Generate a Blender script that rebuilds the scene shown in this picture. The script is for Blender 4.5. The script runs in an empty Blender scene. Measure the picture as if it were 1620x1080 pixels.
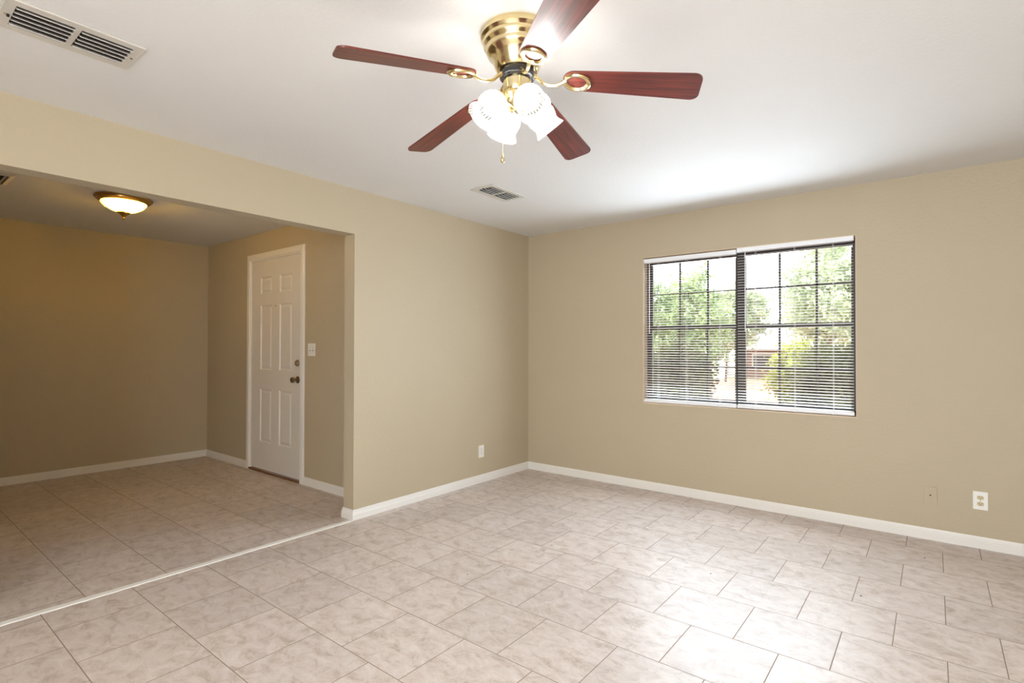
import bpy, bmesh, math, random
from mathutils import Vector, Matrix
random.seed(7)
PI = math.pi
C = bpy.context.scene.collection
SC = bpy.context.scene

# ------------------------------------------------------------------ camera
cam_d = bpy.data.cameras.new('camera')
cam = bpy.data.objects.new('camera', cam_d); C.objects.link(cam)
YAW, PITCH, ROLL = 0.6691, 0.0113, 0.0019
fwd = Vector((-math.sin(YAW)*math.cos(PITCH), math.cos(YAW)*math.cos(PITCH), math.sin(PITCH)))
rt = Vector((math.cos(YAW), math.sin(YAW), 0)); up = rt.cross(fwd)
rt, up = math.cos(ROLL)*rt + math.sin(ROLL)*up, -math.sin(ROLL)*rt + math.cos(ROLL)*up
m = Matrix((rt, up, -fwd)).transposed().to_4x4(); m.translation = Vector((3.3475, -4.5116, 1.2691))
cam.matrix_world = m
cam_d.sensor_width = 36; cam_d.lens = 842.67/1620*36; cam_d.clip_start = 0.02; cam_d.clip_end = 300
SC.camera = cam

# ------------------------------------------------------------------ view, sky, sun, added area lights
SC.view_settings.view_transform = 'Standard'; SC.view_settings.look = 'None'
SC.view_settings.gamma = 1; SC.view_settings.use_curve_mapping = False
SC.view_settings.exposure = 0.15
SKY = 7.2
w = bpy.data.worlds.new('sky'); SC.world = w; w.use_nodes = True
nt = w.node_tree; bg = nt.nodes['Background']
tc = nt.nodes.new('ShaderNodeTexCoord'); ns = nt.nodes.new('ShaderNodeTexNoise'); rp = nt.nodes.new('ShaderNodeValToRGB')
ns.inputs['Scale'].default_value = 2.5; ns.inputs['Detail'].default_value = 5
rp.color_ramp.elements[0].color = (0.78, 0.89, 1.0, 1); rp.color_ramp.elements[1].color = (1.0, 1.0, 1.0, 1)
rp.color_ramp.elements[0].position = .35; rp.color_ramp.elements[1].position = .65
nt.links.new(tc.outputs['Generated'], ns.inputs['Vector']); nt.links.new(ns.outputs['Fac'], rp.inputs['Fac'])
nt.links.new(rp.outputs['Color'], bg.inputs['Color']); bg.inputs['Strength'].default_value = SKY

def light(name, kind, loc, target, energy, color, **kw):
    d = bpy.data.lights.new(name, kind); o = bpy.data.objects.new(name, d); C.objects.link(o)
    o.location = loc; d.energy = energy; d.color = color
    o.rotation_euler = (Vector(target)-Vector(loc)).to_track_quat('-Z', 'Y').to_euler()
    for k, v in kw.items(): setattr(d, k, v)
    return o
light('sun', 'SUN', (-30, -3, 35), (0, 0, 0), 2.2, (1.0, .95, .88), angle=math.radians(1.0))
# added area light outside an opening invented in the unseen rear wall
light('fill_rear', 'AREA', (3.4, -6.30, 1.3), (3.0, -3, 1.25), 44, (.95, .975, 1.0), shape='RECTANGLE', size=2.0, size_y=2.0)
# added area light room-side of the blinds, standing in for window daylight
light('fill_front', 'AREA', (2.1, -0.03, 1.43), (2.1, -3.0, 1.20), 39, (.74, .87, 1.0), shape='RECTANGLE', size=1.55, size_y=1.22, spread=math.radians(165))

# ------------------------------------------------------------------ node materials
def lin(r, g, b):
    f = lambda c: (c/255/12.92) if c <= 10 else ((c/255+.055)/1.055)**2.4
    return (f(r), f(g), f(b), 1)
def mat(name, col, rough=.5, metal=0, bump=0, bscale=100, var=0, vscale=3, coat=0, spec=.5):
    m = bpy.data.materials.new(name); m.use_nodes = True; nt = m.node_tree; b = nt.nodes['Principled BSDF']
    b.inputs['Base Color'].default_value = col; b.inputs['Roughness'].default_value = rough
    b.inputs['Metallic'].default_value = metal; b.inputs['Specular IOR Level'].default_value = spec
    b.inputs['Coat Weight'].default_value = coat; b.inputs['Coat Roughness'].default_value = .12
    tc = nt.nodes.new('ShaderNodeTexCoord')
    n = nt.nodes.new('ShaderNodeTexNoise'); n.inputs['Scale'].default_value = vscale; n.inputs['Detail'].default_value = 4
    nt.links.new(tc.outputs['Object'], n.inputs['Vector'])
    mx = nt.nodes.new('ShaderNodeMix'); mx.data_type = 'RGBA'
    mx.inputs[6].default_value = tuple(c*(1-var) for c in col[:3])+(1,); mx.inputs[7].default_value = tuple(min(1, c*(1+var)) for c in col[:3])+(1,)
    nt.links.new(n.outputs['Fac'], mx.inputs[0]); nt.links.new(mx.outputs[2], b.inputs['Base Color'])
    if bump:
        n2 = nt.nodes.new('ShaderNodeTexNoise'); n2.inputs['Scale'].default_value = bscale; n2.inputs['Detail'].default_value = 2
        bp = nt.nodes.new('ShaderNodeBump'); bp.inputs['Strength'].default_value = bump; bp.inputs['Distance'].default_value = .003
        nt.links.new(tc.outputs['Object'], n2.inputs['Vector']); nt.links.new(n2.outputs['Fac'], bp.inputs['Height'])
        nt.links.new(bp.outputs['Normal'], b.inputs['Normal'])
    return m
def emit(name, col, strength, transp=0.0):
    m = bpy.data.materials.new(name); m.use_nodes = True; nt = m.node_tree
    out = nt.nodes['Material Output']; nt.nodes.remove(nt.nodes['Principled BSDF'])
    e = nt.nodes.new('ShaderNodeEmission'); e.inputs[0].default_value = col; e.inputs[1].default_value = strength
    nt.links.new(e.outputs[0], out.inputs[0]); return m
def glassy(name, tint, gloss_rough, transp, translucent=0.0, emis=0, ecol=(1, 1, 1, 1), flute=False):
    """thin glass: see-through share, frosted share that scatters, fresnel gloss"""
    m = bpy.data.materials.new(name); m.use_nodes = True; nt = m.node_tree; N = nt.nodes.new; L = nt.links.new
    out = nt.nodes['Material Output']; nt.nodes.remove(nt.nodes['Principled BSDF'])
    t = N('ShaderNodeBsdfTransparent'); t.inputs[0].default_value = tint
    g = N('ShaderNodeBsdfGlossy'); g.inputs['Roughness'].default_value = gloss_rough
    lw = N('ShaderNodeFresnel'); lw.inputs['IOR'].default_value = 1.45
    base = t.outputs[0]
    if translucent:
        tr = N('ShaderNodeBsdfTranslucent'); tr.inputs[0].default_value = (1, 1, 1, 1)
        df = N('ShaderNodeBsdfDiffuse'); df.inputs[0].default_value = (.9, .9, .9, 1)
        mm = N('ShaderNodeMixShader'); mm.inputs[0].default_value = .3; L(tr.outputs[0], mm.inputs[1]); L(df.outputs[0], mm.inputs[2])
        sc = mm.outputs[0]
        if emis:
            e = N('ShaderNodeEmission'); e.inputs[0].default_value = ecol; e.inputs[1].default_value = emis
            ad = N('ShaderNodeAddShader'); L(sc, ad.inputs[0]); L(e.outputs[0], ad.inputs[1]); sc = ad.outputs[0]
        m2 = N('ShaderNodeMixShader'); m2.inputs[0].default_value = translucent
        L(base, m2.inputs[1]); L(sc, m2.inputs[2]); base = m2.outputs[0]
    m3 = N('ShaderNodeMixShader'); L(lw.outputs[0], m3.inputs[0]); L(base, m3.inputs[1]); L(g.outputs[0], m3.inputs[2])
    L(m3.outputs[0], out.inputs[0]); return m

def slat_mat():
    m = bpy.data.materials.new('translucent_white_slat'); m.use_nodes = True; nt = m.node_tree; N = nt.nodes.new; L = nt.links.new
    out = nt.nodes['Material Output']; b = nt.nodes['Principled BSDF']; b.inputs['Base Color'].default_value = lin(248, 248, 248); b.inputs['Roughness'].default_value = .35
    t = N('ShaderNodeBsdfTranslucent'); t.inputs[0].default_value = lin(245, 243, 240); mx = N('ShaderNodeMixShader'); mx.inputs[0].default_value = .45
    L(b.outputs[0], mx.inputs[1]); L(t.outputs[0], mx.inputs[2]); L(mx.outputs[0], out.inputs[0]); return m
WALL = mat('wall_paint', lin(190, 176, 150), .55, bump=.7, bscale=55, var=.03, spec=.35)
CEIL = mat('ceiling_paint', lin(224, 222, 219), .7, bump=.55, bscale=70, var=.02, spec=.2)
WHITE = mat('white_trim_paint', lin(236, 232, 226), .35, var=.03)
DOORP = mat('white_door_paint', lin(226, 221, 214), .4, bump=.1, bscale=60, var=.04)
PLATE = mat('white_plastic', lin(238, 236, 230), .3)
BEIGEP = mat('beige_plastic', lin(205, 190, 150), .35)
DARK = mat('dark_slot', (.01, .009, .008, 1), .6)
BRASS = mat('polished_brass', (.84, .71, .42, 1), .16, 1.0, var=.04)
ABRASS = mat('antique_brass', (.52, .31, .09, 1), .26, 1.0, var=.08)
NICKEL = mat('aged_bronze_metal', (.30, .24, .17, 1), .3, 1.0, var=.15)
BLACKM = mat('black_motor_metal', (.012, .012, .014, 1), .25)
BRONZE = mat('dark_bronze_aluminium', (.045, .036, .032, 1), .45)
VINYL = mat('white_blind_vinyl', lin(246, 247, 250), .4)
SLAT = slat_mat()
VENTM = mat('vent_enamel', lin(206, 200, 190), .4)
DUCT = mat('dark_duct', (.015, .012, .008, 1), .8)
SILL = mat('sill_paint', lin(222, 202, 176), .45, var=.05)
STRIP = mat('grout_strip', lin(246, 244, 238), .6, bump=.1, bscale=60, var=.06, vscale=20)
THRESH = mat('oak_threshold', lin(120, 80, 45), .5, var=.2, vscale=20)
GLASS = glassy('window_glass', (.97, .98, .98, 1), .02, 1)
SHADE = glassy('ribbed_clear_glass', (.97, .97, .97, 1), .08, 1, translucent=.5)
BOWL = glassy('frosted_bowl_glass', (1, .97, .9, 1), .2, 1, translucent=.7, emis=.35, ecol=(1, .66, .24, 1))
BULB = emit('bulb_glow', (1, .985, .965, 1), 100)
BULBW = emit('warm_bulb_glow', (1, .60, .05, 1), 1100)

def floor_mat(name, ox, oy, wd=.366, rh=.3655):
    m = bpy.data.materials.new(name); m.use_nodes = True; nt = m.node_tree; N = nt.nodes.new; L = nt.links.new
    b = nt.nodes['Principled BSDF']
    tc = N('ShaderNodeTexCoord'); mp = N('ShaderNodeMapping'); mp.inputs['Location'].default_value = (ox, oy, 0)
    L(tc.outputs['Object'], mp.inputs[0])
    bk = N('ShaderNodeTexBrick'); bk.offset = .5; bk.squash = 1
    bk.inputs['Scale'].default_value = 1; bk.inputs['Mortar Size'].default_value = .0021; bk.inputs['Mortar Smooth'].default_value = .4
    bk.inputs['Brick Width'].default_value = wd; bk.inputs['Row Height'].default_value = rh
    bk.inputs['Color1'].default_value = (0, 0, 0, 1); bk.inputs['Color2'].default_value = (1, 1, 1, 1); bk.inputs['Mortar'].default_value = (.5, .5, .5, 1)
    L(mp.outputs[0], bk.inputs['Vector'])
    # each tile shifts the stone pattern, so veins stop at the joints
    vm = N('ShaderNodeVectorMath'); vm.operation = 'MULTIPLY_ADD'; vm.inputs[1].default_value = (3.7, 9.1, 0)
    L(bk.outputs['Color'], vm.inputs[0]); L(tc.outputs['Object'], vm.inputs[2])
    st = N('ShaderNodeMapping'); st.inputs['Rotation'].default_value = (0, 0, math.radians(38)); st.inputs['Scale'].default_value = (4.2, 6.2, 1)
    L(vm.outputs[0], st.inputs[0])
    n1 = N('ShaderNodeTexNoise'); n1.inputs['Scale'].default_value = 2.6; n1.inputs['Detail'].default_value = 9; n1.inputs['Roughness'].default_value = .74; n1.inputs['Distortion'].default_value = .6
    L(st.outputs[0], n1.inputs['Vector'])
    rp = N('ShaderNodeValToRGB'); el = rp.color_ramp.elements
    el[0].position = .30; el[0].color = lin(170, 152, 137); el[1].position = .75; el[1].color = lin(227, 218, 213)
    e = el.new(.48); e.color = lin(206, 192, 183)
    L(n1.outputs['Fac'], rp.inputs[0])
    # fine pale scratches
    n2 = N('ShaderNodeTexNoise'); n2.inputs['Scale'].default_value = 5; n2.inputs['Detail'].default_value = 3; n2.inputs['Distortion'].default_value = 2.5
    L(vm.outputs[0], n2.inputs['Vector'])
    r2 = N('ShaderNodeValToRGB'); q = r2.color_ramp.elements; q[0].position = .487; q[0].color = (0, 0, 0, 1); q[1].position = .513; q[1].color = (0, 0, 0, 1)
    q2 = q.new(.5); q2.color = (.35, .35, .35, 1); L(n2.outputs['Fac'], r2.inputs[0])
    mx = N('ShaderNodeMix'); mx.data_type = 'RGBA'; L(r2.outputs[0], mx.inputs[0]); L(rp.outputs[0], mx.inputs[6]); mx.inputs[7].default_value = lin(228, 217, 204)
    # small tile to tile tone
    hv = N('ShaderNodeHueSaturation'); mr = N('ShaderNodeMapRange'); mr.inputs[3].default_value = .93; mr.inputs[4].default_value = 1.06
    L(bk.outputs['Color'], mr.inputs[0]); L(mr.outputs[0], hv.inputs['Value']); L(mx.outputs[2], hv.inputs['Color'])
    m2 = N('ShaderNodeMix'); m2.data_type = 'RGBA'; L(bk.outputs['Fac'], m2.inputs[0]); L(hv.outputs[0], m2.inputs[6]); m2.inputs[7].default_value = lin(140, 118, 100)
    L(m2.outputs[2], b.inputs['Base Color'])
    rr = N('ShaderNodeMapRange'); rr.inputs[3].default_value = .36; rr.inputs[4].default_value = .48; L(n1.outputs['Fac'], rr.inputs[0])
    r3 = N('ShaderNodeMix'); r3.data_type = 'FLOAT'; L(bk.outputs['Fac'], r3.inputs[0]); L(rr.outputs[0], r3.inputs[2]); r3.inputs[3].default_value = .9
    L(r3.outputs[0], b.inputs['Roughness']); b.inputs['Specular IOR Level'].default_value = .6
    sb = N('ShaderNodeMath'); sb.operation = 'MULTIPLY_ADD'; sb.inputs[1].default_value = -1.0; L(bk.outputs['Fac'], sb.inputs[0])
    sc = N('ShaderNodeMath'); sc.operation = 'MULTIPLY'; sc.inputs[1].default_value = .55; L(n1.outputs['Fac'], sc.inputs[0]); L(sc.outputs[0], sb.inputs[2])
    bp = N('ShaderNodeBump'); bp.inputs['Strength'].default_value = .45; bp.inputs['Distance'].default_value = .002
    L(sb.outputs[0], bp.inputs['Height']); L(bp.outputs[0], b.inputs['Normal'])
    return m
# joint grid of the main room: row lines at y = -(0.25 + 0.3655 k), joints at x = 2.105 in the even rows
FLOOR = floor_mat('stone_tile_main', -2.105+.183+.366*20, .25+.3655*20)
FLOOR2 = floor_mat('stone_tile_foyer', 1.175+.183+.366*20, 2.99+.3655*19)

def wood_mat():
    m = bpy.data.materials.new('mahogany_blade'); m.use_nodes = True; nt = m.node_tree; N = nt.nodes.new; L = nt.links.new
    b = nt.nodes['Principled BSDF']; tc = N('ShaderNodeTexCoord'); mp = N('ShaderNodeMapping'); mp.inputs['Scale'].default_value = (3, 60, 20)
    L(tc.outputs['Object'], mp.inputs[0]); n = N('ShaderNodeTexNoise'); n.inputs['Scale'].default_value = 1.3; n.inputs['Detail'].default_value = 6; n.inputs['Distortion'].default_value = .6
    L(mp.outputs[0], n.inputs['Vector']); r = N('ShaderNodeValToRGB'); e = r.color_ramp.elements
    e[0].position = .3; e[0].color = (.050, .008, .007, 1); e[1].position = .7; e[1].color = (.19, .030, .018, 1)
    L(n.outputs['Fac'], r.inputs[0]); L(r.outputs[0], b.inputs['Base Color']); b.inputs['Roughness'].default_value = .38
    b.inputs['Coat Weight'].default_value = .25; b.inputs['Coat Roughness'].default_value = .22
    return m
WOOD = wood_mat()

# ------------------------------------------------------------------ mesh helpers
def xf(bm, vs, M):
    if M is not None: bmesh.ops.transform(bm, matrix=M, verts=vs)
def box(bm, x0, x1, y0, y1, z0, z1, bev=0, M=None):
    r = bmesh.ops.create_cube(bm, size=1); vs = r['verts']
    for v in vs: v.co = Vector(((x0+x1)/2+v.co.x*(x1-x0), (y0+y1)/2+v.co.y*(y1-y0), (z0+z1)/2+v.co.z*(z1-z0)))
    if bev:
        es = list({e for v in vs for e in v.link_edges})
        g = bmesh.ops.bevel(bm, geom=es, offset=bev, segments=2, affect='EDGES', profile=.6)
        vs = list({v for f in g['faces'] for v in f.verts} | {v for v in vs if v.is_valid})
    xf(bm, vs, M)
def lathe(bm, prof, seg=40, M=None, ripple=0, nr=0):
    """prof: list of (r,z); spun about z"""
    rings = []; new = []
    for r, z in prof:
        if r < 1e-5: v = bm.verts.new((0, 0, z)); rings.append([v]); new.append(v); continue
        ring = []
        for k in range(seg):
            a = 2*PI*k/seg; rr = r*(1+ripple*math.cos(nr*a)) if ripple else r
            v = bm.verts.new((rr*math.cos(a), rr*math.sin(a), z)); ring.append(v); new.append(v)
        rings.append(ring)
    for A, B in zip(rings, rings[1:]):
        for k in range(seg):
            k2 = (k+1) % seg
            if len(A) == 1 and len(B) == 1: continue
            if len(A) == 1: bm.faces.new((A[0], B[k], B[k2]))
            elif len(B) == 1: bm.faces.new((A[k], B[0], A[k2]))
            else: bm.faces.new((A[k], B[k], B[k2], A[k2]))
    xf(bm, new, M)
def tube(bm, pts, rad, seg=8, closed=False, M=None):
    pts = [Vector(p) for p in pts]; n = len(pts); rings = []; new = []
    for i, p in enumerate(pts):
        a = pts[(i-1) % n] if (closed or i > 0) else p; b = pts[(i+1) % n] if (closed or i < n-1) else p
        t = (b-a).normalized(); h = Vector((0, 0, 1)) if abs(t.z) < .9 else Vector((1, 0, 0))
        u = t.cross(h).normalized(); v = u.cross(t)
        rr = rad[i] if isinstance(rad, (list, tuple)) else rad
        ring = [bm.verts.new(p+rr*(math.cos(2*PI*k/seg)*u+math.sin(2*PI*k/seg)*v)) for k in range(seg)]
        rings.append(ring); new += ring
    for i in range(n if closed else n-1):
        A, B = rings[i], rings[(i+1) % n]
        for k in range(seg): bm.faces.new((A[k], A[(k+1) % seg], B[(k+1) % seg], B[k]))
    if not closed: bm.faces.new(rings[0][::-1]); bm.faces.new(rings[-1])
    xf(bm, new, M)
def extrude_profile(bm, prof, p0, p1, out, m0=0, m1=0):
    """prof: (depth from wall, z) closed polygon; swept from p0 to p1; out = unit normal from the wall; m0/m1 mitre slope at each end"""
    p0, p1, out = Vector(p0), Vector(p1), Vector(out); t = (p1-p0).normalized()
    A = [bm.verts.new(p0+out*d+t*(m0*d)+Vector((0, 0, z))) for d, z in prof]
    B = [bm.verts.new(p1+out*d+t*(m1*d)+Vector((0, 0, z))) for d, z in prof]
    n = len(prof)
    for i in range(n): bm.faces.new((A[i], A[(i+1) % n], B[(i+1) % n], B[i]))
    bm.faces.new(A[::-1]); bm.faces.new(B)
def prism(bm, poly, z0, z1, M=None):
    a = [bm.verts.new((x, y, z0)) for x, y in poly]; b = [bm.verts.new((x, y, z1)) for x, y in poly]; n = len(poly)
    for i in range(n): bm.faces.new((a[i], a[(i+1) % n], b[(i+1) % n], b[i]))
    bm.faces.new(a[::-1]); bm.faces.new(b); xf(bm, a+b, M)

def obj(name, bm, mt, parent=None, smooth=False, loc=None):
    bmesh.ops.recalc_face_normals(bm, faces=bm.faces[:])
    me = bpy.data.meshes.new(name); bm.to_mesh(me); bm.free(); me.materials.append(mt)
    if smooth:
        me.polygons.foreach_set('use_smooth', [True]*len(me.polygons))
        try: me.set_sharp_from_angle(angle=math.radians(42))
        except Exception: pass
    o = bpy.data.objects.new(name, me); C.objects.link(o)
    if loc is not None: o.location = loc
    if parent: o.parent = parent
    return o
def BM(): return bmesh.new()
def thing(name, label, cat, loc=(0, 0, 0), rot=(0, 0, 0), group=None):
    o = bpy.data.objects.new(name, None); C.objects.link(o); o.location = loc; o.rotation_euler = rot; o.empty_display_size = .1
    o['label'] = label; o['category'] = cat
    if group: o['group'] = group
    return o
def tag(o, label, cat, group=None, kind=None):
    o['label'] = label; o['category'] = cat
    if group: o['group'] = group
    if kind: o['kind'] = kind
    return o
def struct(o, label, cat='room'):
    o['kind'] = 'structure'; o['label'] = label; o['category'] = cat; return o
def cbox(name, mt, *b, parent=None, bev=0):
    bm = BM(); box(bm, *b, bev=bev); return obj(name, bm, mt, parent)

# ------------------------------------------------------------------ room shell
H = 2.44
OY, T, HZ = -2.154, .122, 2.105          # end of the stub wall, its thickness, underside of the header
FX, FY = -3.314, -1.831                   # foyer: far wall and door wall
RX, RY = 4.7, -6.1                        # unseen right and rear walls
WX0, WX1, WZ0, WZ1 = 1.290, 2.917, .768, 2.082
WD = .16                                  # depth of window wall
struct(cbox('floor', FLOOR, -.02, RX, RY, 0, -.1, 0), 'pale stone-look tile floor of the main room, laid in running bond', 'floor')
o = cbox('floor', FLOOR2, FX-.1, -.02, RY, FY+.1, -.1, 0); struct(o, 'brown-lit stone-look tile floor of the entry behind the opening', 'floor')
bm = BM(); box(bm, -T/2, RX+.12, RY-.12, WD, H, H+.12); struct(obj('ceiling', bm, CEIL), 'off-white textured ceiling of the main room', 'ceiling')
bm = BM(); box(bm, FX-.12, -T/2, RY-.12, FY+.12, H, H+.12); struct(obj('ceiling', bm, CEIL), 'textured ceiling of the entry beyond the header', 'ceiling')
# window wall with its opening
bm = BM()
box(bm, -T, WX0, 0, WD, 0, H); box(bm, WX1, RX+.12, 0, WD, 0, H); box(bm, WX0, WX1, 0, WD, 0, WZ0); box(bm, WX0, WX1, 0, WD, WZ1, H)
struct(obj('wall_back', bm, WALL), 'beige textured wall with the blinded window', 'wall')
# stub wall and header over the wide opening
OL = -4.2  # unseen wall beyond this edge added to keep rear light off the entry
bm = BM(); box(bm, -T, 0, OY, 0, 0, H); box(bm, -T, 0, OL, OY, HZ, H); box(bm, -T, 0, RY, OL, 0, H)
bmesh.ops.remove_doubles(bm, verts=bm.verts[:], dist=1e-5)
struct(obj('wall_left', bm, WALL), 'pale beige wall left of the corner, carrying the header over the entry opening', 'wall')
# foyer walls
SX0, SX1, SZ1 = -2.255, -1.298, 2.150     # door slab
bm = BM(); DO = .022
box(bm, FX-.12, SX0-DO, FY, FY+.12, 0, H); box(bm, SX1+DO, -T, FY, FY+.12, 0, H); box(bm, SX0-DO, SX1+DO, FY, FY+.12, SZ1+DO, H)
struct(obj('wall_entry', bm, WALL), 'olive-beige entry wall holding the white panel door', 'wall')
bm = BM(); box(bm, FX-.12, FX, RY, FY, 0, H); struct(obj('wall_far_left', bm, WALL), 'plain olive-beige wall at the far left of the entry', 'wall')
bm = BM(); box(bm, RX, RX+.12, RY, 0, 0, H); struct(obj('wall_right', bm, WALL), 'beige wall outside the frame on the right', 'wall')
bm = BM(); box(bm, FX-.12, 2.35, RY-.12, RY, 0, H); box(bm, 4.45, RX+.12, RY-.12, RY, 0, H); box(bm, 2.35, 4.45, RY-.12, RY, 2.3, H); box(bm, 2.35, 4.45, RY-.12, RY, 0, .08)  # opening added to let in sky and the rear area light
struct(obj('wall_rear', bm, WALL), 'beige wall behind the viewer with a wide unglazed opening added for light', 'wall')

# baseboards
BH = .074
bprof = [(0, 0), (.0125, 0), (.0125, .040), (.010, .045), (.010, .052), (.0068, .056), (.0062, .066), (.004, BH), (0, BH)]
def base(name, p0, p1, out, label, m0=0, m1=0):
    bm = BM(); extrude_profile(bm, bprof, p0, p1, out, m0, m1); return struct(obj(name, bm, WHITE), label, 'baseboard')
base('baseboard_back', (0, 0, 0), (RX, 0, 0), (0, -1, 0), 'white baseboard under the window wall', 1, 0)
base('baseboard_left', (0, 0, 0), (0, OY, 0), (1, 0, 0), 'white baseboard along the wall between corner and opening', 1, 1)
base('baseboard_jamb', (0, OY, 0), (-T, OY, 0), (0, -1, 0), 'short white baseboard wrapping the end of the stub wall', -1, 1)
base('baseboard_far_left', (FX, FY, 0), (FX, RY, 0), (1, 0, 0), 'white baseboard along the far entry wall', 1, 0)
CW = .062
base('baseboard_entry', (SX1+DO-.006+CW, FY, 0), (-T, FY, 0), (0, -1, 0), 'white baseboard right of the entry door')
base('baseboard_entry_left', (FX, FY, 0), (SX0-DO+.006-CW, FY, 0), (0, -1, 0), 'short white baseboard left of the entry door', 1, 0)
# grout strip where the two tile floors meet
bm = BM(); n = 90; rows = []
for i in range(n+1):
    y = OY-.014+(RY-OY+.014)*i/n
    a, b = -.024+random.uniform(-.0035, .0035), .022+random.uniform(-.0035, .0035)
    rows.append([bm.verts.new((a, y, 0)), bm.verts.new((a+.004, y, .0035)), bm.verts.new((b-.004, y, .0035)), bm.verts.new((b, y, 0))])
for A, B in zip(rows, rows[1:]):
    for k in range(3): bm.faces.new((A[k], A[k+1], B[k+1], B[k]))
struct(obj('trim_1', bm, STRIP), 'white grout strip joining the two tile floors', 'trim')

# ------------------------------------------------------------------ entry door
door = bpy.data.objects.new('door_1', None); C.objects.link(door); struct(door, 'white six-panel entry door in white casing', 'door')
door.location = ((SX0+SX1)/2, FY, 0)
DX = door.location.x
Md = Matrix.Translation(-door.location)
def dobj(name, bm, mt, parent=None, smooth=False):
    bmesh.ops.transform(bm, matrix=Md, verts=bm.verts[:]); return obj(name, bm, mt, parent or door, smooth)
# casing with stepped profile, mitred
cx0, cx1, cz = SX0-DO+.006, SX1+DO-.006, SZ1+DO-.006
cprof = [(0, 0), (0, .012), (.010, .016), (.045, .014), (CW, .008), (CW, 0)]      # (across, thickness)
bm = BM()
def casing(pin0, pin1, outdir, k0, k1):
    A = []; B = []
    p0, p1, od = Vector(pin0), Vector(pin1), Vector(outdir); t = (p1-p0).normalized()
    for a, d in cprof:
        A.append(bm.verts.new(p0+od*a+t*(k0*a)+Vector((0, -d, 0)))); B.append(bm.verts.new(p1+od*a+t*(k1*a)+Vector((0, -d, 0))))
    n = len(cprof)
    for i in range(n): bm.faces.new((A[i], A[(i+1) % n], B[(i+1) % n], B[i]))
    bm.faces.new(A[::-1]); bm.faces.new(B)
casing((cx0, FY, 0), (cx0, FY, cz), (-1, 0, 0), 0, 1); casing((cx0, FY, cz), (cx1, FY, cz), (0, 0, 1), -1, 1); casing((cx1, FY, cz), (cx1, FY, 0), (1, 0, 0), -1, 0)
dobj('casing', bm, WHITE)
bm = BM(); box(bm, SX0-DO, SX0-.003, FY-.002, FY+.12, 0, SZ1+DO); box(bm, SX1+.003, SX1+DO, FY-.002, FY+.12, 0, SZ1+DO); box(bm, SX0-.003, SX1+.003, FY-.002, FY+.12, SZ1+.004, SZ1+DO)
dobj('door_jamb', bm, WHITE)
# slab with moulded raised panels (face plane built from a grid with sunken frames)
SY = FY+.006; Z0 = .028
xs = [SX0, -2.068, -1.842, -1.690, -1.458, SX1]; zs = [Z0, .305, .842, 1.040, 1.692, 1.812, 1.980, SZ1]
bm = BM()
def V(x, z, y): return bm.verts.new((x, y, z))
for i in range(5):
    for j in range(7):
        x0, x1, z0, z1 = xs[i], xs[i+1], zs[j], zs[j+1]
        if i in (1, 3) and j in (1, 3, 5):
            rings = []
            for ins, dy in ((0, 0), (.008, .009), (.020, .010), (.034, .004), (.038, .0035)):
                rings.append([V(x0+ins, z0+ins, SY+dy), V(x1-ins, z0+ins, SY+dy), V(x1-ins, z1-ins, SY+dy), V(x0+ins, z1-ins, SY+dy)])
            for A, B in zip(rings, rings[1:]):
                for k in range(4): bm.faces.new((A[k], A[(k+1) % 4], B[(k+1) % 4], B[k]))
            bm.faces.new(rings[-1])
        else: bm.faces.new((V(x0, z0, SY), V(x1, z0, SY), V(x1, z1, SY), V(x0, z1, SY)))
bmesh.ops.remove_doubles(bm, verts=bm.verts[:], dist=1e-4)
ed = [e for e in bm.edges if e.is_boundary]; r = bmesh.ops.extrude_edge_only(bm, edges=ed)
for v in [g for g in r['geom'] if isinstance(g, bmesh.types.BMVert)]: v.co.y = SY+.042
slab = dobj('door_slab', bm, DOORP)
bm = BM(); box(bm, SX0-DO, SX1+DO, FY-.012, FY+.11, 0, .020, bev=.004); dobj('threshold', bm, THRESH)
for z in (.42, 1.14, 1.93):
    bm = BM(); lathe(bm, [(0, -.045), (.006, -.045), (.006, .045), (0, .045)], 12, Matrix.Translation((SX0-.004, FY-.004, z)))
    box(bm, SX0-.016, SX0+.010, FY-.0035, FY+.001, z-.042, z+.042); dobj('hinge', bm, WHITE, smooth=True)
RY90 = Matrix.Rotation(math.radians(90), 4, 'X')       # lathe z -> -y (out of the wall, into the entry)
def on_door(x, z): return Matrix.Translation((x, SY, z)) @ RY90
bm = BM(); lathe(bm, [(0, 0), (.034, 0), (.034, .004), (.028, .010), (.014, .013), (.012, .034), (.020, .040), (.027, .048), (.028, .058), (.024, .066), (.012, .069), (0, .069)], 28, on_door(-1.345, .962))
dobj('door_knob', bm, NICKEL, smooth=True)
bm = BM(); lathe(bm, [(0, 0), (.031, 0), (.031, .006), (.027, .012), (.012, .013), (0, .013)], 28, on_door(-1.350, 1.119))
box(bm, -1.354, -1.346, SY-.030, SY-.012, 1.101, 1.137, bev=.002); dobj('deadbolt', bm, NICKEL, smooth=True)
bm = BM(); lathe(bm, [(0, 0), (.008, 0), (.008, .003), (.005, .004), (0, .002)], 16, on_door(-1.765, 1.678)); dobj('peephole', bm, NICKEL, smooth=True)

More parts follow.
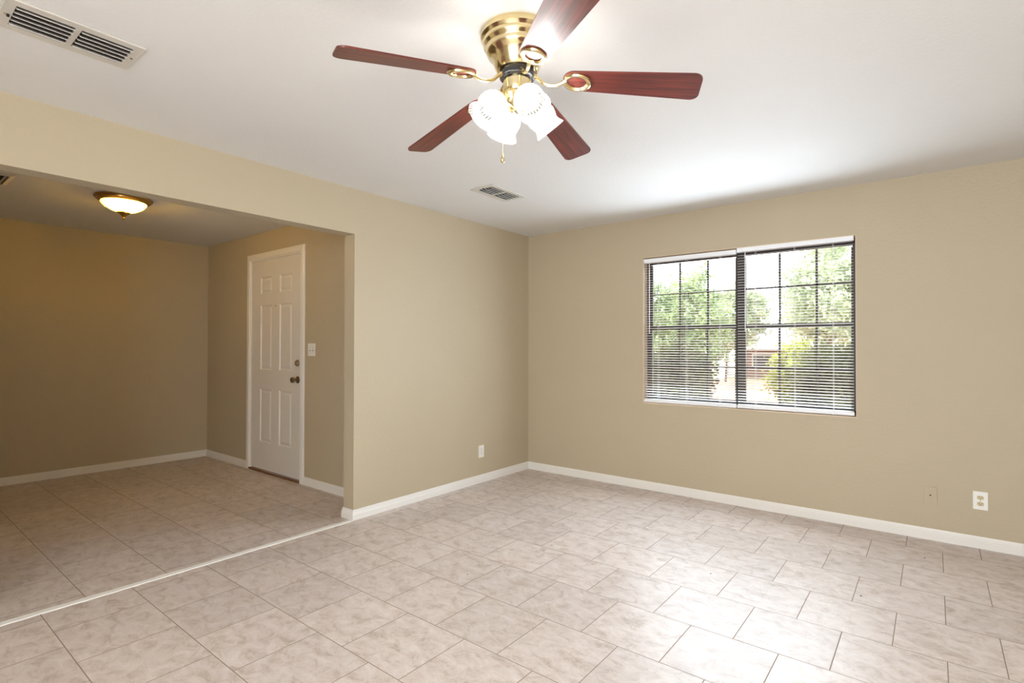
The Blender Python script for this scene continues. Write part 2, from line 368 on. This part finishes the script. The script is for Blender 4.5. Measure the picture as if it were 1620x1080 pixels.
# ------------------------------------------------------------------ switch, outlets
def plate_bm(wd, ht, th=.006):
    bm = BM(); box(bm, -wd/2, wd/2, -th, 0, -ht/2, ht/2, bev=.0018); return bm
def receptacle(parent, dz, mt):
    bm = BM(); pts = []
    for k in range(28):
        a = 2*PI*k/28; pts.append((.0172*math.cos(a), max(-.0125, min(.0125, .0172*math.sin(a)))))
    prism(bm, pts, 0, .0085, Matrix.Translation((0, 0, dz)) @ RY90); f = obj('receptacle', bm, mt, parent)
    bm = BM(); box(bm, -.0075, -.0055, -.0090, -.0080, dz-.001, dz+.008); box(bm, .0055, .0075, -.0090, -.0080, dz, dz+.007)
    lathe(bm, [(0, .0080), (.0025, .0080), (.0025, .0090), (0, .0090)], 12, Matrix.Translation((0, 0, dz-.0065)) @ RY90)
    obj('slots', bm, DARK, f)
def outlet(loc, rz, label, recept, size=(.072, .114)):
    t = thing('wall_outlet', label, 'outlet', loc, (0, 0, rz))
    obj('cover_plate', plate_bm(*size), PLATE, t)
    for dz in (.0195, -.0195): receptacle(t, dz, recept)
    bm = BM(); lathe(bm, [(0, .0055), (.003, .0055), (.003, .0072), (0, .0076)], 12, RY90); obj('screw', bm, NICKEL, t)
    return t
outlet((0, -.746, .292), PI/2, 'white duplex outlet low on the wall between opening and corner', PLATE)
outlet((3.577, 0, .302), 0, 'white outlet plate with beige sockets under the window wall at right', BEIGEP)
t = thing('cable_plate', 'wall-coloured cover plate with a tiny cable hole, left of white outlet', 'wall plate', (3.327, 0, .295))
obj('cover_plate', plate_bm(.070, .112, .008), WALL, t)
bm = BM(); lathe(bm, [(0, .0055), (.0055, .0055), (.0055, .0075), (.0035, .009), (0, .009)], 14, RY90); obj('cable_jack', bm, DARK, t, smooth=True)
for dz in (.042, -.042):
    bm = BM(); lathe(bm, [(0, .0055), (.003, .0055), (.0028, .0070), (0, .0074)], 10, Matrix.Translation((0, 0, dz)) @ RY90); obj('screw', bm, WALL, t)
t = thing('light_switch', 'white double toggle switch plate beside the entry door', 'light switch', (-1.100, FY, 1.246))
obj('cover_plate', plate_bm(.116, .114), PLATE, t)
for sx in (-.023, .023):
    bm = BM(); box(bm, sx-.0055, sx+.0055, -.0070, -.0055, -.012, .012); f = obj('toggle_slot', bm, DARK, t)
    bm = BM(); box(bm, sx-.004, sx+.004, -.018, -.006, -.004, .006, bev=.001, M=Matrix.Rotation(math.radians(-12), 4, 'X')); obj('toggle', bm, PLATE, f)

# ------------------------------------------------------------------ ceiling vents
def vent(name, cx, cy, wx, wy, label, group='ceiling registers'):
    """frame wx by wy with two banks of blades that run along y"""
    t = thing(name, label, 'ceiling vent', (cx, cy, H), group=group)
    bm = BM(); bw = .030
    ix, iy = wx/2-bw-.006, wy/2-bw
    for a in ((-wx/2, wx/2, -wy/2, -iy), (-wx/2, wx/2, iy, wy/2), (-wx/2, -ix, -iy, iy), (ix, wx/2, -iy, iy), (-ix, ix, -.009, .009)):
        box(bm, *a, -.007, -.0005)
    # raised folded lip round the outside
    tube(bm, [(-wx/2, -wy/2, -.004), (wx/2, -wy/2, -.004), (wx/2, wy/2, -.004), (-wx/2, wy/2, -.004)], .0038, 6, closed=True)
    obj('frame', bm, VENTM, t)
    bm = BM(); box(bm, -ix, ix, -iy, iy, -.0012, -.0002); obj('duct_opening', bm, DUCT, t)
    for y0, y1 in ((-iy, -.010), (.010, iy)):
        bm = BM(); nb = 5
        for k in range(nb):
            x = -ix+2*ix*(k+.75)/nb
            box(bm, -.0012, .0012, y0, y1, -.011, .009, M=Matrix.Translation((x, 0, -.010)) @ Matrix.Rotation(math.radians(-52), 4, 'Y'))
        obj('louver_bank', bm, VENTM, t)
    for sy in (-1, 1):
        bm = BM(); lathe(bm, [(0, -.010), (.004, -.009), (.005, -.007), (0, -.007)], 10, Matrix.Translation((0, sy*(wy/2-.014), 0))); obj('screw', bm, NICKEL, t)
    bm = BM(); box(bm, -.004, .004, -iy-.014, -iy-.006, -.016, -.006, bev=.001); obj('damper_lever', bm, DARK, t)
vent('ceiling_vent', .812, -3.975, .236, .400, 'large long ceiling vent at the upper left, nearest the header')
vent('ceiling_vent', .770, -1.418, .214, .390, 'small-looking ceiling vent ahead of the fan, near the far corner')
# four-way diffuser in the entry
t = thing('ceiling_diffuser', 'square multi-ring vent on the entry ceiling at the left edge', 'ceiling vent', (-1.755, -3.945, H))
S = .178
bm = BM(); box(bm, -S+.006, S-.006, -S+.006, S-.006, -.0014, -.0002); obj('duct_opening', bm, DUCT, t)
def sq_ring(bm, s, wd, z0, z1):
    a = [bm.verts.new((sx*s, sy*s, z0)) for sx, sy in ((-1, -1), (1, -1), (1, 1), (-1, 1))]; s2 = s-wd
    b = [bm.verts.new((sx*s2, sy*s2, z1)) for sx, sy in ((-1, -1), (1, -1), (1, 1), (-1, 1))]
    for k in range(4): bm.faces.new((a[k], a[(k+1) % 4], b[(k+1) % 4], b[k]))
bm = BM(); sq_ring(bm, S, .028, -.002, -.010); sq_ring(bm, S-.028, .004, -.010, -.002); obj('frame', bm, VENTM, t)
for s in (.138, .104, .070, .036):
    bm = BM(); sq_ring(bm, s, .011, -.009, -.0055); obj('diffuser_ring', bm, VENTM, t)

# ------------------------------------------------------------------ entry dome light
t = thing('flush_ceiling_light', 'round brass flush light with glowing frosted bowl on the entry ceiling', 'ceiling light', (-1.640, -3.130, H))
bm = BM(); lathe(bm, [(0, 0), (.165, 0), (.188, -.004), (.192, -.012), (.186, -.019), (.178, -.021), (.176, -.029), (.168, -.033), (.160, -.034), (.154, -.040), (.146, -.041), (.140, -.036), (.138, -.010), (0, -.008)], 64)
obj('brass_ring', bm, ABRASS, t, smooth=True)
bm = BM(); lathe(bm, [(.150, -.034), (.149, -.046), (.138, -.064), (.118, -.082), (.090, -.098), (.058, -.110), (.025, -.118), (0, -.119)], 64, ripple=.012, nr=16)
obj('glass_bowl', bm, BOWL, t, smooth=True)
bm = BM(); lathe(bm, [(0, -.112), (.042, -.113), (.046, -.119), (.034, -.128), (.024, -.134), (.017, -.144), (.009, -.148), (.007, -.153), (.011, -.160), (.010, -.166), (.004, -.172), (.002, -.178), (0, -.180)], 28)
obj('finial', bm, ABRASS, t, smooth=True)
for sx in (-1, 1):
    bm = BM(); bmesh.ops.create_icosphere(bm, subdivisions=2, radius=.024, matrix=Matrix.Translation((sx*.055, .02, -.060))); obj('bulb', bm, BULBW, t, smooth=True)

# ------------------------------------------------------------------ ceiling fan
FC = Vector((2.1335, -2.9475, H))
fan = thing('ceiling_fan', 'brass flush-mount ceiling fan with five mahogany blades and lit glass shades', 'ceiling fan', FC)
bm = BM(); lathe(bm, [(0, 0), (.134, 0), (.137, -.006), (.137, -.022), (.131, -.028), (.128, -.032), (.130, -.040), (.127, -.050), (.119, -.056), (.117, -.062), (.118, -.070), (.113, -.080), (.103, -.088), (.096, -.098), (.088, -.116), (.081, -.134), (.074, -.142), (0, -.142)], 72)
obj('motor_housing', bm, BRASS, fan, smooth=True)
bm = BM(); lathe(bm, [(0, -.141), (.062, -.141), (.066, -.148), (.066, -.166), (.058, -.172), (0, -.172)], 40); obj('motor_hub', bm, BLACKM, fan, smooth=True)
bm = BM(); lathe(bm, [(0, -.170), (.050, -.170), (.053, -.176), (.053, -.218), (.050, -.224), (.060, -.232), (.062, -.240), (.052, -.252), (.036, -.262), (.020, -.270), (.014, -.280), (.016, -.286), (.010, -.296), (0, -.300)], 44)
obj('switch_housing', bm, BRASS, fan, smooth=True)
BA = 28.5; BR = .655
blade_mesh = None
for k in range(5):
    az = math.radians(BA+72*k+(5.5 if k == 4 else 0))
    tipz = {0: 2.185, 1: 2.190, 2: 2.172, 3: 2.212, 4: 2.19}[k]
    hz = 2.262
    Mb = Matrix.Rotation(az, 4, 'Z')
    slope = math.atan2(hz-.012-tipz, BR-.17)
    # blade frame: origin at r=.17, dropping to the tip, pitched about its own axis
    Mp = Mb @ Matrix.Translation((.17, 0, hz-.012-H)) @ Matrix.Rotation(slope, 4, 'Y') @ Matrix.Rotation(math.radians(-12), 4, 'X')
    L = (BR-.17)/math.cos(slope)
    # outline: narrower rounded root, wide tip with soft corners
    pts = []; w0, w1, rc = .050, .066, .030
    for a in range(0, 13):
        th = PI/2+PI*a/12; pts.append((.045+.045*math.cos(th), w0*math.sin(th)))
    for a in range(0, 7):
        th = -PI/2+PI/2*a/6; pts.append((L-rc+rc*math.cos(th), -w1+rc+rc*math.sin(th)))
    for a in range(0, 7):
        th = PI/2*a/6; pts.append((L-rc+rc*math.cos(th)+0, w1-rc+rc*math.sin(th)))
    bm = BM(); prism(bm, pts, 0, .006)
    b = obj('blade', bm, WOOD, fan); b.matrix_local = Mp
    # cast iron: arm from the hub to an oval ring under the blade root
    bm = BM()
    Mi = Mp
    ring = [Mi @ Vector((.052+.046*math.cos(a), .039*math.sin(a), -.0035)) for a in [2*PI*q/28 for q in range(28)]]
    tube(bm, ring, .0072, 8, closed=True)
    ring2 = [Mi @ Vector((.052+.038*math.cos(a), .031*math.sin(a), -.003)) for a in [2*PI*q/28 for q in range(28)]]
    tube(bm, ring2, .003, 6, closed=True)
    e = Mi @ Vector((.004, 0, -.004))
    s = Mb @ Vector((.060, 0, -.160)); q1 = Mb @ Vector((.082, 0, -.176)); q2 = Mb @ Vector((.105, 0, -.196)); q3 = Mb @ Vector((.135, 0, -.203))
    P = [s, q1, q2, q3, (q3+e)/2+Vector((0, 0, -.003)), e]
    # smooth it
    PP = []
    for i in range(len(P)-1):
        for u in (0, .33, .66): 
            a0 = P[max(i-1, 0)]; a1 = P[i]; a2 = P[i+1]; a3 = P[min(i+2, len(P)-1)]
            PP.append(.5*((2*a1)+(a2-a0)*u+(2*a0-5*a1+4*a2-a3)*u*u+(3*a1-a0-3*a2+a3)*u**3))
    PP.append(P[-1])
    tube(bm, PP, [.0085-.0025*math.sin(PI*i/(len(PP)-1)) for i in range(len(PP))], 8)
    obj('blade_iron', bm, BRASS, fan, smooth=True)
# light kit: four fluted shades on short arms
RAZ = math.degrees(YAW)
for ph in (65, 155, 245, 335):
    az = math.radians(RAZ-ph)
    Ms = Matrix.Rotation(az, 4, 'Z') @ Matrix.Translation((.062, 0, -.248)) @ Matrix.Rotation(math.radians(180-42), 4, 'Y')   # local +z = out and down
    bm = BM(); tube(bm, [Matrix.Rotation(az, 4, 'Z') @ Vector(p) for p in ((.030, 0, -.240), (.045, 0, -.236), (.060, 0, -.246))], .010, 10)
    lathe(bm, [(0, -.012), (.020, -.012), (.026, -.004), (.030, .004), (.030, .012), (.027, .012), (.024, .004), (0, .002)], 28, Ms)
    arm = obj('lamp_holder', bm, BRASS, fan, smooth=True)
    bm = BM(); prof = [(.026, .008), (.030, .012), (.040, .018), (.049, .030), (.054, .046), (.055, .062), (.051, .078), (.047, .090), (.050, .102), (.058, .116), (.060, .120), (.058, .121)]
    lathe(bm, prof, 96, Ms, ripple=.018, nr=32)
    obj('glass_shade', bm, SHADE, fan, smooth=True)
    bm = BM(); lathe(bm, [(0, .090), (.012, .087), (.021, .076), (.023, .062), (.018, .044), (.012, .030), (.012, .006), (0, .006)], 18, Ms)
    obj('bulb', bm, BULB, fan, smooth=True)
# pull chain with bobbin
ca = math.radians(RAZ-180)
cp = Vector((.054*math.cos(ca), .054*math.sin(ca), -.205))
bm = BM(); tube(bm, [cp, cp+Vector((0, 0, -.245))], .0011, 6); 
for k in range(49): bmesh.ops.create_icosphere(bm, subdivisions=1, radius=.0016, matrix=Matrix.Translation(cp+Vector((0, 0, -.005*k))))
ch = obj('pull_chain', bm, BRASS, fan)
bm = BM(); lathe(bm, [(0, 0), (.003, -.002), (.004, -.010), (.008, -.022), (.008, -.030), (.005, -.036), (0, -.038)], 16, Matrix.Translation(cp+Vector((0, 0, -.240)))); obj('chain_bob', bm, BRASS, ch, smooth=True)

# ------------------------------------------------------------------ window
win = bpy.data.objects.new('window_1', None); C.objects.link(win); struct(win, 'double dark bronze gridded window behind white mini blinds', 'window')
win.location = (WX0, .10, WZ0)
Mw = Matrix.Translation(-win.location)
def wobj(name, bm, mt, parent=None, smooth=False):
    bmesh.ops.transform(bm, matrix=Mw, verts=bm.verts[:]); return obj(name, bm, mt, parent or win, smooth)
bm = BM()                                  # painted return lining and sill
box(bm, WX0+.0002, WX0+.004, .001, .085, WZ0, WZ1); box(bm, WX1-.004, WX1-.0002, .001, .085, WZ0, WZ1); box(bm, WX0, WX1, .001, .085, WZ1-.004, WZ1)
wobj('window_return', bm, SILL)
bm = BM(); box(bm, WX0+.0002, WX1-.0002, .001, .090, WZ0, WZ0+.010, bev=.003); wobj('window_sill', bm, SILL)
FYw0, FYw1 = .085, .135
bm = BM()
for a in ((WX0, WX0+.040, WZ0, WZ1), (WX1-.030, WX1, WZ0, WZ1), (WX0, WX1, WZ0, WZ0+.045), (WX0, WX1, WZ1-.040, WZ1), (2.072, 2.136, WZ0, WZ1)):
    box(bm, a[0], a[1], FYw0, FYw1, a[2], a[3])
wobj('window_frame', bm, BRONZE)
for x0, x1, ms in ((WX0+.040, 2.072, (1.592, 1.836)), (2.136, WX1-.030, (2.397, 2.654))):
    for nm, z0, z1, zm, yy in (('upper_sash', 1.432, WZ1-.040, 1.752, .112), ('lower_sash', WZ0+.045, 1.462, 1.108, .097)):
        bm = BM(); sw = .020
        zt, zb = (z1, z0)
        box(bm, x0, x1, yy-.010, yy+.010, zt-(.016 if nm == 'upper_sash' else .026), zt); box(bm, x0, x1, yy-.010, yy+.010, zb, zb+.024)
        box(bm, x0, x0+sw*.5, yy-.010, yy+.010, zb+.024, zt-.026); box(bm, x1-sw*.5, x1, yy-.010, yy+.010, zb+.024, zt-.026)
        s = wobj(nm, bm, BRONZE)
        bm = BM()
        for mx_ in ms: box(bm, mx_-.008, mx_+.008, yy-.006, yy+.004, zb+.02, zt-.02)
        box(bm, x0, x1, yy-.006, yy+.004, zm-.006, zm+.006)
    
        g = bmesh.new(); bmesh.ops.transform(bm, matrix=Mw, verts=bm.verts[:]); gg = obj('muntin_grid', bm, BRONZE, s); g.free()
        bm = BM(); box(bm, x0+.004, x1-.004, yy+.005, yy+.008, zb+.01, zt-.01); bmesh.ops.transform(bm, matrix=Mw, verts=bm.verts[:]); obj('pane', bm, GLASS, s)

# ------------------------------------------------------------------ mini blinds
def blind(x0, x1, ztop, zbot, label, cords, wand):
    yc = .020
    t = thing('mini_blind', label, 'window blind', ((x0+x1)/2, yc, ztop), group=None)
    M0 = Matrix.Translation(Vector((-(x0+x1)/2, -yc, -ztop)))
    def b(name, bm, mt, par=None, smooth=False):
        bmesh.ops.transform(bm, matrix=M0, verts=bm.verts[:]); return obj(name, bm, mt, par or t, smooth)
    bm = BM(); box(bm, x0, x1, yc-.016, yc+.014, ztop-.036, ztop, bev=.002); b('head_rail', bm, VINYL)
    bm = BM(); z = zbot+.030; n = 0; tl = math.radians(14); hw = .0125
    sp = (ztop-.040-z)/round((ztop-.040-z)/.0217)
    while z < ztop-.040:
        z += sp if n else 0; n += 1
        rows = []
        for q in range(5):
            u = -1+q*.5; y = yc+hw*u*math.cos(tl); zz = z+hw*u*math.sin(tl)+.0016*(1-u*u)
            rows.append((bm.verts.new((x0+.004, y, zz)), bm.verts.new((x1-.004, y, zz))))
        rows2 = [(bm.verts.new(a.co-Vector((0, 0, .0005))), bm.verts.new(c.co-Vector((0, 0, .0005)))) for a, c in rows]
        for A, B in zip(rows, rows[1:]): bm.faces.new((A[0], A[1], B[1], B[0]))
        for A, B in zip(rows2, rows2[1:]): bm.faces.new((A[0], B[0], B[1], A[1]))
        bm.faces.new((rows[0][0], rows2[0][0], rows2[0][1], rows[0][1])); bm.faces.new((rows[-1][0], rows[-1][1], rows2[-1][1], rows2[-1][0]))
    b('slats', bm, SLAT, smooth=True)
    bm = BM(); box(bm, x0, x1, yc-.013, yc+.013, zbot, zbot+.026, bev=.004); br = b('bottom_rail', bm, VINYL)
    for cx in cords:
        bm = BM(); tube(bm, [(cx, yc-.0128, ztop-.03), (cx, yc-.0128, zbot+.02)], .0011, 6); tube(bm, [(cx+.003, yc+.0128, ztop-.03), (cx+.003, yc+.0128, zbot+.02)], .0009, 6)
        b('ladder_cord', bm, VINYL)
        bm = BM(); box(bm, cx-.005, cx+.005, yc-.0145, yc-.0125, zbot-.003, zbot+.010, bev=.0008); bmesh.ops.transform(bm, matrix=M0, verts=bm.verts[:]); obj('cord_clip', bm, VINYL, br)
    bm = BM(); tube(bm, [(wand, yc-.022, ztop-.030), (wand, yc-.022, 1.40)], .0035, 6); b('tilt_wand', bm, VINYL, smooth=True)
blind(1.296, 2.094, 2.068, .782, 'white mini blind over the left half of the window', (1.428, 1.682, 1.962), 1.352)
blind(2.100, 2.903, 2.080, .784, 'white mini blind over the right half of the window', (2.238, 2.518, 2.772), 2.166)

# ------------------------------------------------------------------ outdoors
GRASS = mat('dry_ground', lin(150, 140, 105), .9, bump=.8, bscale=30, var=.25, vscale=6)
PATIO = mat('pink_brick_paving', lin(178, 122, 96), .85, bump=.3, bscale=20, var=.12, vscale=9)
BARK = mat('tree_bark', lin(96, 84, 70), .9, bump=.8, bscale=30, var=.2)
SIDING = mat('pale_siding', lin(205, 198, 190), .7, var=.05)
BROWNW = mat('brown_fence_wood', lin(128, 98, 84), .8, var=.15, vscale=8)
ROOFM = mat('grey_shingle', lin(120, 116, 114), .9, var=.2, vscale=20)
POSTM = mat('white_porch_paint', lin(232, 232, 236), .5)
def leaf_mat(name, a, b):
    m = bpy.data.materials.new(name); m.use_nodes = True; nt = m.node_tree; N = nt.nodes.new; L = nt.links.new
    out = nt.nodes['Material Output']; nt.nodes.remove(nt.nodes['Principled BSDF'])
    tc = N('ShaderNodeTexCoord'); n = N('ShaderNodeTexNoise'); n.inputs['Scale'].default_value = 1.5; n.inputs['Detail'].default_value = 5; L(tc.outputs['Object'], n.inputs['Vector'])
    r = N('ShaderNodeValToRGB'); r.color_ramp.elements[0].color = a; r.color_ramp.elements[1].color = b; r.color_ramp.elements[0].position = .35; r.color_ramp.elements[1].position = .65
    L(n.outputs['Fac'], r.inputs[0]); d = N('ShaderNodeBsdfDiffuse'); t = N('ShaderNodeBsdfTranslucent'); mx = N('ShaderNodeMixShader'); mx.inputs[0].default_value = .4
    L(r.outputs[0], d.inputs[0]); L(r.outputs[0], t.inputs[0]); L(d.outputs[0], mx.inputs[1]); L(t.outputs[0], mx.inputs[2]); L(mx.outputs[0], out.inputs[0]); return m
LEAFA = leaf_mat('leaf_mid_green', lin(104, 124, 82), lin(156, 170, 122))
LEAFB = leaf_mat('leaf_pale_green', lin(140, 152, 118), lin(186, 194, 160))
LEAFC = leaf_mat('leaf_dark_green', lin(42, 46, 34), lin(88, 92, 58))
LEAFY = leaf_mat('leaf_yellow_green', lin(110, 118, 60), lin(168, 172, 92))
def foliage(bm, cx, cy, cz, rx, ry, rz, n, ls, rnd):
    # leaves sit on a bunch of irregular clumps
    clumps = []
    for _ in range(max(8, n//70)):
        while True:
            p = Vector((rnd.uniform(-1, 1), rnd.uniform(-1, 1), rnd.uniform(-1, 1)))
            if p.length < 1: break
        clumps.append((Vector((cx+p.x*rx, cy+p.y*ry, cz+p.z*rz)), rnd.uniform(.12, .3)*min(rx, rz)))
    for i in range(n):
        c, r = clumps[rnd.randrange(len(clumps))]
        p = c+Vector((rnd.gauss(0, 1), rnd.gauss(0, 1), rnd.gauss(0, .8)))*r*.7
        if p.z < .02: p.z = .02+abs(p.z)*.3
        u = Vector((rnd.gauss(0, 1), rnd.gauss(0, 1), rnd.gauss(0, 1))).normalized(); v = u.orthogonal().normalized()
        s = ls*rnd.uniform(.6, 1.3)
        bm.faces.new([bm.verts.new(p+q) for q in (u*s, v*s*.5, -u*s, -v*s*.5)])
G0 = -.12
def tree(x, y, h, r, n, mt, label, seed, ls=.07, trunk=True, name='tree', cat='tree', low=.35, group=None):
    rnd = random.Random(seed); t = thing(name, label, cat, (x, y, G0), group=group)
    if trunk:
        bm = BM(); base_ = [(0, 0, 0), (.04*h/4, .02, h*.25), (-.03, .05, h*.5), (.05, 0, h*.75)]
        tube(bm, base_, [.035*h/3, .03*h/3, .02*h/3, .01], 8)
        for k in range(5):
            a = rnd.uniform(0, 2*PI); z = h*rnd.uniform(.3, .6); tube(bm, [(0, 0, z), (r*.35*math.cos(a), r*.35*math.sin(a), z+h*.12), (r*.65*math.cos(a), r*.65*math.sin(a), z+h*.25)], [.025, .015, .006], 6)
        obj('trunk', bm, BARK, t)
    else:
        bm = BM()
        for k in range(6):
            a = rnd.uniform(0, 2*PI); tube(bm, [(0, 0, 0), (r*.3*math.cos(a), r*.3*math.sin(a), h*.4), (r*.5*math.cos(a), r*.5*math.sin(a), h*.75)], [.02, .012, .005], 6)
        obj('stems', bm, BARK, t)
    bm = BM(); foliage(bm, 0, 0, h*(1+low)/2, r, r, h*(1-low)/2, n, ls, rnd); obj('foliage', bm, mt, t)
    return t
bm = BM(); box(bm, -60, 30, WD+.02, 70, G0-.1, G0); struct(obj('ground', bm, GRASS), 'dry yard seen through the blinds', 'ground')
bm = BM(); box(bm, -9, 3.6, WD+.1, 19.5, G0, G0+.03); struct(obj('patio', bm, PATIO), 'pinkish paved drive outside the window', 'paving')
# neighbour house, far beyond the yard, with a white pillar at its left end
t = thing('neighbor_house', 'low brown-walled house far across the yard under a pale roof', 'house', (.3, 24, G0))
bm = BM(); box(bm, -4.2, 5, -2.6, 3, 0, 1.36); obj('house_wall', bm, BROWNW, t)
bm = BM(); R_ = [(-4.8, -3.4, 1.34), (5.6, -3.4, 1.34), (5.6, 3.6, 1.34), (-4.8, 3.6, 1.34), (-3.2, 0, 2.2), (4, 0, 2.2)]; v = [bm.verts.new(p) for p in R_]
for f in ((0, 1, 5, 4), (2, 3, 4, 5), (1, 2, 5), (3, 0, 4), (0, 3, 2, 1)): bm.faces.new([v[i] for i in f])
obj('roof', bm, SIDING, t)
bm = BM(); box(bm, -4.75, -4.35, -3.35, -2.95, 0, 1.34); obj('pillar', bm, POSTM, t)
for wx in (-3.0, -1.7):
    bm = BM(); box(bm, wx-.45, wx+.45, -2.64, -2.58, .5, 1.15); f = obj('house_window', bm, SIDING, t)
    bm = BM(); box(bm, wx-.38, wx+.38, -2.66, -2.63, .57, 1.08); obj('house_pane', bm, BRONZE, f)
tree(-4.5, 13.2, 3.6, 1.25, 9000, LEAFA, 'leafy green tree outside, seen through the left half of the window', 1, ls=.085, low=.05)
tree(-1.75, 10.0, 3.4, .75, 6500, LEAFA, 'narrower green tree outside, just left of the window mullion', 2, ls=.075, low=.1)
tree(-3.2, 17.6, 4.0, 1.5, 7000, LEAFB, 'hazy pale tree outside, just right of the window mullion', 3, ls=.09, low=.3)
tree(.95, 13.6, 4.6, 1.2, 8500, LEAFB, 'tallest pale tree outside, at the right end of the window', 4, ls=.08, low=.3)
tree(-8.4, 17.5, 4.2, 1.5, 6500, LEAFA, 'tree outside at the far left edge of the window', 5, ls=.09, low=.05)
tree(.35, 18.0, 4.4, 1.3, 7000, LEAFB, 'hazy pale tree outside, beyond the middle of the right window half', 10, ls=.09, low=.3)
tree(2.0, 6.2, 1.5, .60, 9000, LEAFC, 'dark bushy shrub outside the right half of the window', 6, ls=.05, trunk=False, name='shrub', cat='shrub', low=0)
tree(.85, 9.8, 1.5, .62, 6500, LEAFY, 'rounded yellow-green shrub outside, left of the dark bushy one', 7, ls=.055, trunk=False, name='shrub', cat='shrub', low=0)
tree(-.9, 6.6, 1.45, .65, 8500, LEAFC, 'dark shrub outside the left half of the window, below the trees', 8, ls=.055, trunk=False, name='shrub', cat='shrub', low=0)
tree(-2.5, 7.6, 1.45, .60, 6500, LEAFC, 'dark shrub outside, at the lower left edge of the window', 9, ls=.055, trunk=False, name='shrub', cat='shrub', low=0)

# ------------------------------------------------------------------ crumbs on the tiles
bm = BM(); rnd = random.Random(3)
for x, y in ((1.44, -1.56), (1.42, -1.66), (1.30, -2.32), (2.36, -1.46), (3.05, -1.25), (2.93, -.33), (2.62, -.35), (3.3, -.42), (4.0, -.08), (-.31, -1.93)):
    bmesh.ops.create_icosphere(bm, subdivisions=1, radius=.0035, matrix=Matrix.Translation((x, y, .002)) @ Matrix.Diagonal((rnd.uniform(.7, 1.8), 1, .5, 1)))
tag(obj('floor_debris', bm, DARK), 'tiny dark crumbs scattered over the tile floor', 'debris', kind='stuff')
